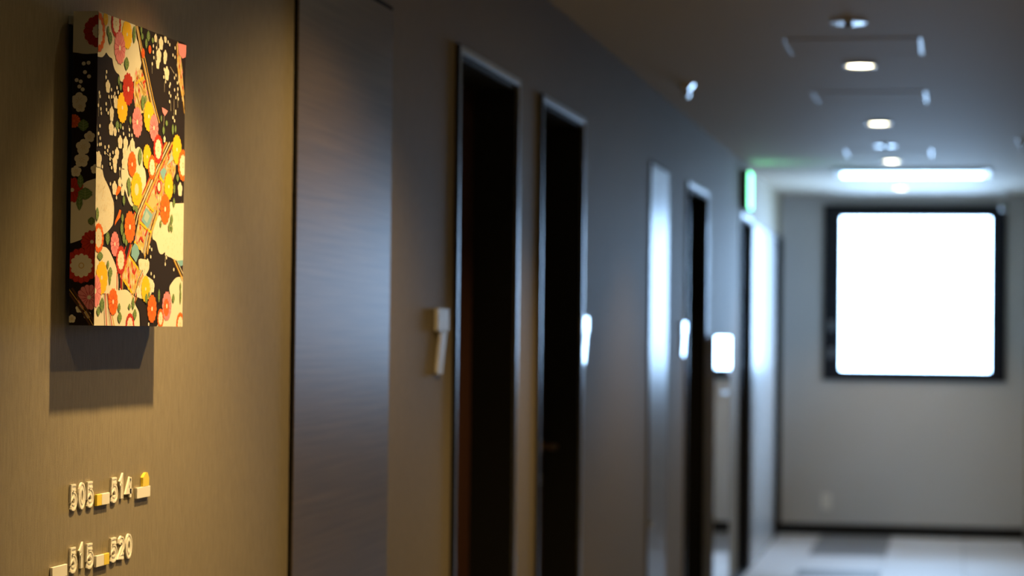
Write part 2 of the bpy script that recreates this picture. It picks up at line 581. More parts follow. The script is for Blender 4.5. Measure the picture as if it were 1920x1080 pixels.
def sprinkler(loc, label):
    d = thing('sprinkler_head', loc)
    tag(d, label, 'sprinkler', 'chrome sprinklers in the ceiling')
    bm = bmesh.new()
    lathe(bm, [(0, 0), (.036, 0), (.036, -.0015), (.034, -.002), (.014, -.0235), (.011, -.026), (0, -.026)], n=8, ph=.5)
    obj('escutcheon', bm, M['chrome'], d)
    bm = bmesh.new()
    lathe(bm, [(.008, -.0262), (.008, -.034), (.006, -.038), (0, -.038)], n=20)
    obj('nozzle', bm, M['chrome'], d, smooth=True)
    bm = bmesh.new()
    lathe(bm, [(0, -.040), (.008, -.040), (.019, -.0405), (.019, -.0415), (.007, -.0545), (0, -.055)], n=8, ph=.5)
    obj('deflector', bm, M['chrome'], d)
    for s in (-1, 1):
        bm = bmesh.new()
        tube(bm, [(s * .007, 0, -.030), (s * .013, 0, -.035), (s * .012, 0, -.0405)], .0025, 8)
        obj('arm', bm, M['chrome'], d, smooth=True)
    return d
sprinkler((-1.062, 9.80, ZC), 'shiny chrome sprinkler head close to the left wall')
sprinkler((.364, 12.68, ZC), 'dim sprinkler head at the right edge of the picture')

def hatch(y0, label):
    x0, w = -.575, .475
    d = thing('access_hatch', (x0, y0, ZC))
    tag(d, label, 'hatch', 'square access hatches in the ceiling')
    for dims, m in (((0, .010, 0, w, -.003, 0), 'hatch_edge'), ((w - .010, w, 0, w, -.003, 0), 'hatch_edge'), ((.010, w - .010, 0, .008, -.002, 0), 'ceiling'), ((.010, w - .010, w - .008, w, -.002, 0), 'ceiling')):
        bx('frame_bar', M[m], dims, d, .0008)
    bx('panel', M['ceiling'], (.0155, w - .0155, .0155, w - .0155, -.002, 0), d)
    return d
hatch(8.32, 'nearest aluminium edged square hatch in the ceiling')
hatch(10.14, 'aluminium edged ceiling hatch between the first and second visible downlights')
hatch(13.30, 'farthest aluminium edged ceiling hatch, before the bright ceiling panel')

ac = thing('ceiling_panel_unit', (-.235, 15.08, ZC))
tag(ac, 'wide glossy white panel unit in the ceiling mirroring the window', 'ceiling unit')
bx('surround', M['white_plastic'], (-.475, .475, -.27, .27, -.018, 0), ac, .006)
bx('glossy_panel', M['white_gloss'], (-.430, .430, -.225, .225, -.024, -.0182), ac, .002)

ft = thing('ceiling_camera', (.375, 17.30, ZC))
tag(ft, 'small pale fitting hanging from the ceiling beside the window top corner', 'camera')
bm = bmesh.new()
lathe(bm, [(0, 0), (.040, 0), (.040, -.010), (.018, -.016), (0, -.016)], n=24)
obj('mount', bm, M['white_plastic'], ft, smooth=True)
bm = bmesh.new()
tube(bm, [(0, 0, -.015), (0, 0, -.065)], .011)
obj('stem', bm, M['white_plastic'], ft, smooth=True)
bm = bmesh.new()
lathe(bm, [(0, -.05), (.030, -.05), (.036, -.042), (.036, .045), (.030, .055), (0, .055)], (0, 0, -.095), 24, 'Y')
hb = obj('camera_body', bm, M['white_plastic'], ft, smooth=True)
bm = bmesh.new()
lathe(bm, [(0, 0), (.024, 0), (.020, -.008), (0, -.010)], (0, -.0505, -.095), 20, 'Y')
obj('lens', bm, M['black'], hb, smooth=True)

# ------------------------------------------------------------------ floral canvas
FRONT_MOTIFS = [["P","cream",[[-3.0,438.0],[146.0,437.0],[158.0,421.0],[168.0,414.0],[176.0,407.0],[183.0,398.0],[186.0,390.0],[184.0,383.0],[177.0,373.0],[165.0,369.0],[158.0,365.0],[154.0,355.0],[135.0,351.0],[105.0,349.0],[93.0,349.0],[91.0,358.0],[79.0,359.0],[70.0,363.0],[63.0,370.0],[60.0,378.0],[49.0,378.0],[40.0,381.0],[34.0,384.0],[27.0,378.0],[14.0,373.0],[-2.0,374.0]]],
["P","cream",[[-5.0,239.0],[8.0,242.0],[17.0,239.0],[20.0,230.0],[18.0,222.0],[27.0,217.0],[31.0,208.0],[45.0,200.0],[57.0,192.0],[64.0,184.0],[75.0,175.0],[76.0,158.0],[73.0,145.0],[70.0,142.0],[57.0,135.0],[39.0,128.0],[17.0,126.0],[-5.0,125.0],[-4.0,148.0]]],
["P","cream",[[172.0,261.0],[182.0,262.0],[191.0,258.0],[197.0,251.0],[195.0,234.0],[207.0,232.0],[215.0,213.0],[204.0,197.0],[180.0,178.0],[173.0,173.0],[152.0,173.0],[142.0,176.0],[130.0,186.0],[123.0,194.0],[111.0,199.0],[104.0,210.0],[103.0,228.0],[121.0,245.0],[132.0,258.0],[148.0,271.0],[157.0,267.0],[163.0,256.0]]],
["P","tan",[[158.0,369.0],[184.0,376.0],[197.0,367.0],[222.0,335.0],[235.0,325.0],[204.0,314.0],[180.0,311.0],[160.0,318.0],[152.0,340.0],[154.0,356.0]]],
["P","tan",[[289.0,249.0],[332.0,267.0],[349.0,247.0],[349.0,236.0],[317.0,203.0],[323.0,171.0],[260.0,156.0],[243.0,139.0],[227.0,117.0],[213.0,102.0],[188.0,113.0],[164.0,121.0],[175.0,141.0],[181.0,152.0],[179.0,163.0],[209.0,197.0],[240.0,219.0]]],
["P","cream",[[322.0,191.0],[341.0,188.0],[362.0,189.0],[391.0,196.0],[392.0,166.0],[395.0,103.0],[355.0,100.0],[334.0,105.0],[313.0,106.0],[302.0,113.0],[295.0,109.0],[282.0,108.0],[272.0,112.0],[261.0,128.0],[244.0,129.0],[243.0,139.0],[260.0,156.0],[272.0,168.0],[323.0,171.0]]],
["P","cream",[[35.0,112.0],[56.0,107.0],[72.0,96.0],[84.0,87.0],[95.0,75.0],[98.0,57.0],[110.0,51.0],[131.0,53.0],[157.0,45.0],[174.0,42.0],[167.0,33.0],[182.0,25.0],[192.0,16.0],[195.0,4.0],[205.0,-2.0],[-3.0,-1.0],[-3.0,29.0],[-4.0,74.0],[-3.0,103.0]]],
["P","tan",[[141.0,101.0],[179.0,85.0],[197.0,78.0],[190.0,63.0],[174.0,47.0],[152.0,48.0],[124.0,62.0],[95.0,74.0],[118.0,84.0]]],
["P","cream",[[181.0,97.0],[193.0,99.0],[227.0,98.0],[233.0,87.0],[223.0,79.0],[214.0,75.0],[251.0,69.0],[254.0,58.0],[244.0,50.0],[230.0,40.0],[191.0,40.0],[176.0,44.0],[178.0,57.0],[195.0,67.0],[189.0,78.0],[184.0,86.0]]],
["P","cream",[[396.0,78.0],[367.0,77.0],[351.0,73.0],[338.0,67.0],[328.0,62.0],[325.0,56.0],[336.0,42.0],[335.0,17.0],[266.0,8.0],[234.0,4.0],[229.0,-3.0],[400.0,-4.0]]],
["P","tan",[[346.0,433.0],[362.0,430.0],[381.0,372.0],[386.0,339.0],[376.0,355.0],[356.0,376.0],[350.0,402.0]]],
["S","brown",2.5,[[157.0,436.0],[173.0,409.0],[182.0,391.0],[204.0,362.0],[222.0,335.0],[241.0,315.0],[252.0,303.0]]],
["S","gold",3.5,[[159.0,436.0],[177.0,409.0],[187.0,392.0],[209.0,362.0],[227.0,336.0],[247.0,315.0],[257.0,304.0]]],
["S","pale",2,[[161.0,436.0],[179.0,409.0],[191.0,392.0],[213.0,363.0],[232.0,336.0],[251.0,316.0],[262.0,304.0]]],
["S","brown",2,[[163.0,436.0],[182.0,410.0],[195.0,393.0],[217.0,363.0],[236.0,337.0],[255.0,316.0],[266.0,304.0]]],
["S","gold",2.5,[[164.0,437.0],[184.0,410.0],[199.0,393.0],[221.0,363.0],[240.0,337.0],[259.0,316.0],[270.0,305.0]]],
["S","brown",1.5,[[341.0,431.0],[353.0,390.0],[370.0,358.0],[382.0,330.0]]],
["S","gold",2,[[346.0,432.0],[358.0,390.0],[376.0,359.0],[388.0,330.0]]],
["S","brown",1.5,[[351.0,432.0],[364.0,391.0],[381.0,359.0],[393.0,331.0]]],
["S","red",2.5,[[298.0,278.0],[244.0,235.0],[204.0,201.0],[159.0,162.0],[151.0,148.0]]],
["S","gold",4,[[305.0,278.0],[251.0,236.0],[210.0,201.0],[166.0,163.0],[157.0,148.0]]],
["S","brown",2,[[311.0,279.0],[256.0,236.0],[216.0,201.0],[171.0,163.0],[162.0,148.0]]],
["S","pale",3,[[317.0,279.0],[263.0,237.0],[222.0,202.0],[177.0,163.0],[168.0,148.0]]],
["S","brown",2,[[323.0,280.0],[268.0,237.0],[227.0,202.0],[182.0,163.0],[173.0,149.0]]],
["S","gold",3.5,[[330.0,280.0],[275.0,238.0],[234.0,202.0],[189.0,164.0],[180.0,149.0]]],
["S","red",2,[[337.0,281.0],[282.0,238.0],[240.0,203.0],[195.0,164.0],[186.0,149.0]]],
["S","brown",3,[[262.0,173.0],[231.0,138.0],[215.0,107.0]]],
["S","gold",4,[[269.0,174.0],[238.0,139.0],[222.0,107.0]]],
["S","grey",6,[[252.0,173.0],[221.0,138.0],[205.0,107.0]]],
["S","brown",1.5,[[339.0,102.0],[366.0,84.0],[388.0,70.0]]],
["S","gold",4,[[347.0,102.0],[374.0,84.0],[396.0,70.0]]],
["S","brown",1.5,[[355.0,102.0],[382.0,84.0],[404.0,71.0]]],
["S","pale",2,[[359.0,102.0],[386.0,85.0],[409.0,71.0]]],
["S","red",3,[[43.0,45.0],[46.0,22.0],[51.0,-1.0]]],
["S","pale",2,[[47.0,45.0],[52.0,22.0],[60.0,-1.0]]],
["S","brown",1.5,[[50.0,45.0],[57.0,22.0],[66.0,-1.0]]],
["S","red",3,[[53.0,45.0],[62.0,22.0],[73.0,-1.0]]],
["S","gold",3,[[57.0,45.0],[69.0,22.0],[82.0,-1.0]]],
["S","brown",2,[[39.0,45.0],[39.0,22.0],[43.0,-1.0]]],
["S","black",6,[[138.0,117.0],[118.0,90.0],[100.0,75.0],[100.0,52.0]]],
["S","red",4,[[147.0,118.0],[127.0,90.0],[109.0,76.0],[109.0,52.0]]],
["S","gold",3,[[153.0,118.0],[133.0,90.0],[115.0,76.0],[115.0,52.0]]],
["S","red",3,[[128.0,117.0],[109.0,90.0],[91.0,75.0],[91.0,52.0]]],
["S","brown",2,[[201.0,82.0],[185.0,69.0],[167.0,45.0],[162.0,34.0]]],
["S","gold",3,[[194.0,82.0],[178.0,69.0],[160.0,45.0],[156.0,34.0]]],
["S","red",2,[[208.0,82.0],[192.0,69.0],[173.0,46.0],[169.0,34.0]]],
["S","gold",3,[[213.0,82.0],[197.0,69.0],[179.0,46.0],[174.0,34.0]]],
["S","yellow",4,[[141.0,101.0],[182.0,83.0]]],
["S","yellow",4,[[119.0,66.0],[156.0,48.0]]],
["S","yellow",4,[[187.0,152.0],[237.0,139.0]]],
["S","yellow",4,[[209.0,182.0],[249.0,171.0]]],
["S","yellow",4,[[162.0,353.0],[193.0,365.0]]],
["S","yellow",4,[[272.0,224.0],[293.0,217.0]]],
["S","yellow",4,[[163.0,122.0],[188.0,113.0]]],
["S","red",4,[[153.0,93.0],[156.0,80.0],[165.0,76.0],[173.0,84.0]]],
["S","red",4,[[183.0,124.0],[190.0,130.0],[203.0,124.0]]],
["S","red",4,[[139.0,85.0],[142.0,76.0],[141.0,62.0]]],
["S","red",4,[[190.0,355.0],[202.0,361.0]]],
["S","red",4,[[256.0,200.0],[258.0,208.0]]],
["S","red",4,[[211.0,134.0],[221.0,143.0]]],
["S","ochre",2.5,[[161.0,359.0],[205.0,344.0]]],
["S","ochre",2.5,[[159.0,344.0],[179.0,324.0]]],
["S","ochre",2.5,[[170.0,366.0],[192.0,354.0]]],
["S","ochre",2.5,[[200.0,339.0],[185.0,352.0]]],
["S","ochre",2.5,[[297.0,247.0],[328.0,239.0]]],
["S","ochre",2.5,[[333.0,243.0],[307.0,235.0]]],
["P","black",[[241.0,129.0],[251.0,126.0],[261.0,128.0],[272.0,112.0],[282.0,108.0],[295.0,109.0],[302.0,113.0],[313.0,106.0],[329.0,104.0],[340.0,93.0],[364.0,79.0],[351.0,74.0],[335.0,68.0],[325.0,59.0],[315.0,55.0],[295.0,43.0],[280.0,33.0],[265.0,34.0],[260.0,42.0],[242.0,48.0],[254.0,58.0],[251.0,69.0],[234.0,71.0],[223.0,77.0],[233.0,87.0],[230.0,98.0],[227.0,111.0]]],
["P","black",[[179.0,42.0],[193.0,40.0],[206.0,32.0],[221.0,24.0],[229.0,12.0],[226.0,-3.0],[205.0,-1.0],[197.0,8.0],[187.0,25.0],[170.0,32.0]]],
["P","blue",[[274.0,232.0],[294.0,240.0],[305.0,235.0],[290.0,219.0]]],
["P","blue",[[212.0,175.0],[242.0,166.0],[233.0,154.0],[221.0,144.0],[193.0,155.0],[196.0,158.0]]],
["P","blue",[[166.0,121.0],[180.0,116.0],[186.0,106.0],[172.0,93.0],[150.0,102.0],[152.0,113.0]]],
["P","blue",[[358.0,101.0],[390.0,103.0],[390.0,95.0],[379.0,93.0]]],
["P","paleblue",[[215.0,171.0],[230.0,163.0],[218.0,152.0],[203.0,158.0]]],
["P","paleblue",[[327.0,263.0],[340.0,256.0],[302.0,242.0],[315.0,251.0]]],
["P","olive",[[241.0,199.0],[269.0,186.0],[242.0,174.0],[219.0,181.0]]],
["S","tan",1.2,[[242.0,175.0],[224.0,186.0]]],
["S","tan",1.2,[[242.0,175.0],[233.0,192.0]]],
["S","tan",1.2,[[242.0,175.0],[242.0,197.0]]],
["S","tan",1.2,[[242.0,175.0],[252.0,193.0]]],
["S","tan",1.2,[[242.0,175.0],[262.0,189.0]]],
["S","pale",0.8,[[230.0,389.0],[232.0,375.0]]],
["S","pale",0.8,[[290.0,368.0],[290.0,353.0]]],
["S","pale",0.8,[[336.0,347.0],[337.0,314.0]]],
["S","pale",0.8,[[320.0,342.0],[322.0,328.0]]],
["S","pale",0.8,[[352.0,364.0],[355.0,336.0]]],
["S","pale",0.8,[[33.0,358.0],[31.0,344.0]]],
["S","pale",0.8,[[6.0,324.0],[6.0,291.0]]],
["S","pale",0.8,[[51.0,321.0],[57.0,310.0]]],
["S","pale",0.8,[[-1.0,288.0],[2.0,253.0]]],
["S","pale",0.8,[[39.0,242.0],[66.0,235.0]]],
["S","pale",0.8,[[131.0,289.0],[134.0,274.0]]],
["S","pale",0.8,[[316.0,394.0],[335.0,386.0]]],
["S","pale",0.8,[[256.0,429.0],[247.0,395.0]]],
["S","pale",0.8,[[305.0,114.0],[305.0,92.0]]],
["S","pale",0.8,[[94.0,221.0],[104.0,197.0]]],
["S","pale",0.8,[[290.0,317.0],[288.0,296.0]]],
["F","W",246.0,429.0,6.8],
["F","W",271.0,424.0,10.6],
["F","W",262.0,405.0,11.4],
["F","W",291.0,433.0,6.1],
["F","W",292.0,408.0,9.1],
["F","W",257.0,392.0,8.3],
["F","W",290.0,402.0,7.6],
["F","W",300.0,382.0,11.4],
["F","W",42.0,336.0,9.8],
["F","W",59.0,301.0,9.1],
["F","W",76.0,317.0,9.8],
["F","W",59.0,296.0,8.3],
["F","W",58.0,278.0,10.6],
["F","W",74.0,275.0,6.8],
["F","W",96.0,262.0,10.2],
["F","W",119.0,262.0,10.6],
["F","W",148.0,262.0,10.6],
["F","W",83.0,245.0,9.1],
["F","W",75.0,232.0,9.8],
["F","W",116.0,249.0,9.8],
["F","W",112.0,233.0,9.1],
["F","W",9.0,231.0,12.1],
["F","W",75.0,195.0,10.6],
["F","W",97.0,204.0,8.3],
["F","W",76.0,223.0,6.8],
["F","W",109.0,193.0,7.6],
["F","W",371.0,211.0,11.4],
["F","W",192.0,90.0,9.1],
["F","W",222.0,91.0,9.1],
["F","W",209.0,82.0,8.3],
["F","W",246.0,59.0,9.8],
["F","W",183.0,50.0,9.1],
["F","W",293.0,282.0,5.3],
["F","Q",-1.0,408.0,29.2],
["F","Y",29.0,430.0,9.8],
["F","q",72.0,429.0,20.8],
["F","Y",119.0,419.0,21.6],
["F","K",89.0,396.0,23.9],
["F","Y",103.0,312.0,22.7],
["F","R",127.0,341.0,24.4],
["F","Y",219.0,310.0,23.1],
["F","K",168.0,297.0,23.1],
["F","K",243.0,295.0,20.8],
["F","q",264.0,265.0,22.7],
["F","Y",214.0,250.0,18.6],
["F","Q",237.0,236.0,18.9],
["F","Y",353.0,271.0,23.5],
["F","Q",383.0,249.0,25.0],
["F","O",148.0,234.0,18.9],
["F","y",169.0,199.0,25.4],
["F","Y",316.0,212.0,20.8],
["F","q",270.0,209.0,10.6],
["F","O",300.0,177.0,23.9],
["F","O",142.0,143.0,23.9],
["F","O2",12.0,122.0,21.2],
["F","K",79.0,116.0,18.2],
["F","q",105.0,94.0,21.2],
["F","Y",27.0,67.0,24.2],
["F","K",2.0,48.0,23.5],
["F","O",75.0,34.0,19.8],
["F","q",148.0,0.0,19.3],
["F","Y",215.0,55.0,20.1],
["F","K2",314.0,31.0,22.7],
["F","O",245.0,26.0,21.6],
["F","Q",285.0,12.0,15.1],
["F","Q",380.0,3.0,19.7],
["F","o",189.0,400.0,7.6],
["F","o",219.0,409.0,6.4],
["P","pink",[[349.0,434.0],[394.0,436.0],[389.0,417.0],[373.0,413.0],[357.0,418.0]]],
["P","pink",[[278.0,329.0],[291.0,328.0],[306.0,326.0],[301.0,322.0],[292.0,317.0],[281.0,322.0]]],
["P","orange",[[90.0,200.0],[102.0,198.0],[95.0,190.0],[82.0,184.0],[79.0,188.0]]],
["P","orange",[[96.0,166.0],[103.0,165.0],[99.0,155.0],[86.0,148.0],[77.0,142.0],[79.0,149.0],[90.0,159.0]]],
["L",39.0,414.0,7.6,5.5],
["L",48.0,405.0,9.1,8.8],
["L",149.0,423.0,12.9,7.0],
["L",118.0,377.0,9.8,10.5],
["L",86.0,349.0,6.8,4.4],
["L",94.0,341.0,6.1,4.8],
["L",191.0,328.0,11.4,8.3],
["L",203.0,334.0,6.1,5.5],
["L",182.0,248.0,12.9,8.3],
["L",82.0,285.0,6.8,7.9],
["L",96.0,285.0,4.5,4.4],
["L",137.0,297.0,6.1,4.8],
["L",287.0,295.0,6.8,6.1],
["L",276.0,312.0,5.3,4.0],
["L",301.0,307.0,4.5,6.1],
["L",331.0,300.0,8.3,6.1],
["L",344.0,302.0,6.1,4.0],
["L",134.0,205.0,9.8,8.3],
["L",137.0,195.0,7.6,6.1],
["L",169.0,170.0,6.1,7.9],
["L",157.0,172.0,4.5,6.1],
["L",357.0,228.0,6.1,7.0],
["L",342.0,210.0,8.3,4.8],
["L",341.0,189.0,7.6,6.1],
["L",5.0,155.0,9.8,7.0],
["L",114.0,180.0,7.6,6.1],
["L",331.0,163.0,8.3,7.0],
["L",109.0,154.0,6.8,5.7],
["L",280.0,154.0,6.1,4.8],
["L",321.0,151.0,8.3,6.1],
["L",332.0,149.0,6.1,4.8],
["L",48.0,123.0,9.8,9.2],
["L",107.0,139.0,9.8,7.0],
["L",116.0,126.0,8.3,7.0],
["L",126.0,120.0,5.3,5.7],
["L",19.0,97.0,6.1,12.1],
["L",51.0,86.0,6.1,4.8],
["L",61.0,75.0,8.3,9.2],
["L",60.0,67.0,9.8,4.8],
["L",29.0,29.0,10.6,9.2],
["L",15.0,20.0,6.8,7.9],
["L",100.0,26.0,6.8,6.1],
["L",103.0,12.0,8.3,9.2],
["L",160.0,33.0,9.1,7.0],
["L",144.0,28.0,4.5,6.1],
["L",168.0,17.0,8.3,8.3],
["L",218.0,41.0,7.6,7.0],
["L",230.0,46.0,5.3,4.8],
["L",276.0,46.0,10.6,5.3],
["L",344.0,43.0,7.6,7.0],
["L",378.0,62.0,6.8,4.0],
["L",379.0,47.0,12.9,4.0],
["L",179.0,433.0,6.1,4.8],
["L",184.0,424.0,5.3,6.1],
["L",211.0,428.0,8.3,8.3],
["L",231.0,424.0,4.5,6.1],
["L",202.0,416.0,7.6,6.1],
["D",34.0,356.0,2.4],
["D",32.0,348.0,2.4],
["D",6.0,324.0,2.4],
["D",9.0,319.0,2.4],
["D",3.0,306.0,2.4],
["D",34.0,311.0,2.4],
["D",13.0,302.0,2.4],
["D",15.0,296.0,2.4],
["D",45.0,322.0,2.4],
["D",56.0,323.0,2.4],
["D",65.0,324.0,2.4],
["D",69.0,329.0,2.4],
["D",78.0,338.0,2.4],
["D",83.0,332.0,2.4],
["D",55.0,333.0,2.4],
["D",36.0,303.0,2.4],
["D",43.0,299.0,2.4],
["D",286.0,387.0,2.4],
["D",284.0,375.0,2.4],
["D",293.0,369.0,2.4],
["D",315.0,368.0,2.4],
["D",312.0,364.0,2.4],
["D",311.0,354.0,2.4],
["D",318.0,350.0,2.4],
["D",313.0,341.0,2.4],
["D",336.0,361.0,2.4],
["D",349.0,373.0,2.4],
["D",356.0,376.0,2.4],
["D",352.0,364.0,2.4],
["D",351.0,355.0,2.4],
["D",355.0,349.0,2.4],
["D",343.0,350.0,2.4],
["D",342.0,384.0,2.4],
["D",335.0,379.0,2.4],
["D",343.0,329.0,2.4],
["D",230.0,389.0,2.4],
["D",10.0,278.0,2.4],
["D",5.0,267.0,2.4],
["D",12.0,261.0,2.4],
["D",0.0,251.0,2.4],
["D",10.0,252.0,2.4],
["D",16.0,253.0,2.4],
["D",32.0,250.0,2.4],
["D",47.0,252.0,2.4],
["D",43.0,246.0,2.4],
["D",32.0,242.0,2.4],
["D",53.0,241.0,2.4],
["D",65.0,245.0,2.4],
["D",53.0,235.0,2.4],
["D",54.0,228.0,2.4],
["D",60.0,223.0,2.4],
["D",133.0,283.0,2.4],
["D",105.0,283.0,2.4],
["D",87.0,278.0,2.4],
["D",108.0,275.0,2.4],
["D",133.0,275.0,2.4],
["D",144.0,276.0,2.4],
["D",343.0,326.0,2.4],
["D",330.0,318.0,2.4],
["D",338.0,314.0,2.4],
["D",234.0,416.0,2.4],
["D",249.0,415.0,2.4],
["D",234.0,407.0,2.4],
["D",237.0,399.0,2.4],
["D",302.0,430.0,2.4],
["D",310.0,427.0,2.4],
["D",336.0,425.0,2.4],
["D",326.0,413.0,2.4],
["D",336.0,411.0,2.4],
["D",230.0,117.0,2.4],
["D",239.0,114.0,2.4],
["D",235.0,103.0,2.4],
["D",304.0,109.0,2.4],
["D",308.0,104.0,2.4],
["D",303.0,94.0,2.4],
["D",344.0,87.0,2.4],
["D",238.0,78.0,2.4],
["D",252.0,74.0,2.4],
["D",230.0,3.0,2.4],
["D",82.0,182.0,2.4],
["D",22.0,222.0,2.4],
["D",56.0,200.0,2.4],
["D",94.0,224.0,2.4]]
SIDE_MOTIFS = [["P","cream",[[-3.0,439.0],[40.0,439.0],[40.0,380.0],[32.0,378.0],[16.0,377.0],[3.0,380.0],[-2.0,383.0]]],
["P","cream",[[20.0,204.0],[39.0,210.0],[40.0,148.0],[39.0,140.0],[24.0,132.0],[18.0,116.0],[-4.0,103.0],[-4.0,155.0],[-3.0,168.0],[8.0,181.0]]],
["F","R2",38.0,409.0,23.3],
["D",16.0,364.0,2.5],
["D",23.0,365.0,2.5],
["D",18.0,352.0,2.5],
["D",24.0,346.0,2.5],
["D",6.0,341.0,2.5],
["D",12.0,339.0,2.5],
["D",10.0,332.0,2.5],
["D",15.0,328.0,2.5],
["F","W",10.0,312.0,12.3],
["F","W",12.0,304.0,8.2],
["F","W",26.0,262.0,8.2],
["F","W",17.0,248.0,11.0],
["F","W",15.0,230.0,11.0],
["F","W",7.0,214.0,8.2],
["F","W",35.0,217.0,6.9],
["F","W",15.0,23.0,6.0],
["F","W",26.0,15.0,6.0],
["F","W",4.0,9.0,6.0],
["F","o",3.0,284.0,9.6],
["F","R",2.0,188.0,17.8],
["F","R",32.0,116.0,16.5],
["F","q",17.0,83.0,24.8],
["F","K",29.0,39.0,18.0],
["L",17.0,278.0,8.5,8.5],
["L",14.0,200.0,9.9,4.9],
["L",21.0,183.0,8.5,11.3],
["L",13.0,171.0,11.3,4.9],
["L",31.0,145.0,5.6,5.6],
["S","brown",3,[[-5.0,51.0],[19.0,20.0],[34.0,-4.0]]],
["S","gold",1.2,[[-1.0,51.0],[23.0,20.0],[38.0,-4.0]]],
["S","brown",3,[[4.0,51.0],[27.0,20.0],[42.0,-3.0]]]]

PCOL = dict(black=(.020, .013, .013), cream=(.80, .73, .58), pale=(.74, .66, .48), tan=(.74, .53, .24), gold=(.66, .40, .08), brown=(.10, .045, .02),
            red=(.54, .040, .018), darkred=(.32, .02, .012), yellow=(.92, .53, .015), orange=(.84, .165, .015), pink=(.82, .27, .30), darkpink=(.46, .05, .08),
            green=(.13, .21, .065), palegreen=(.33, .40, .16), blue=(.22, .44, .52), paleblue=(.42, .55, .52), grey=(.38, .36, .32), ochre=(.62, .40, .12),
            olive=(.55, .46, .20), amber=(.80, .42, .02))

PCOL = {k: tuple(v * .86 for v in c) for k, c in PCOL.items()}

def smooth_poly(p, n=2):
    for _ in range(n):
        q = []
        for a, b in zip(p, p[1:] + p[:1]):
            q += [(a[0] * .75 + b[0] * .25, a[1] * .75 + b[1] * .25), (a[0] * .25 + b[0] * .75, a[1] * .25 + b[1] * .75)]
        p = q
    return p

def inside(p, x, y):
    c = False
    for (x0, y0), (x1, y1) in zip(p, p[1:] + p[:1]):
        if (y0 > y) != (y1 > y) and x < (x1 - x0) * (y - y0) / (y1 - y0) + x0:
            c = not c
    return c

def clip(poly, w, h):
    for ax, lim, sgn in ((0, 0, 1), (0, w, -1), (1, 0, 1), (1, h, -1)):
        out = []
        for i, p in enumerate(poly):
            q = poly[(i + 1) % len(poly)]
            a, b = sgn * (p[ax] - lim), sgn * (q[ax] - lim)
            if a >= 0:
                out.append(p)
            if (a >= 0) != (b >= 0):
                t = a / (a - b)
                out.append((p[0] + t * (q[0] - p[0]), p[1] + t * (q[1] - p[1])))
        poly = out
        if len(poly) < 3:
            return []
    return poly

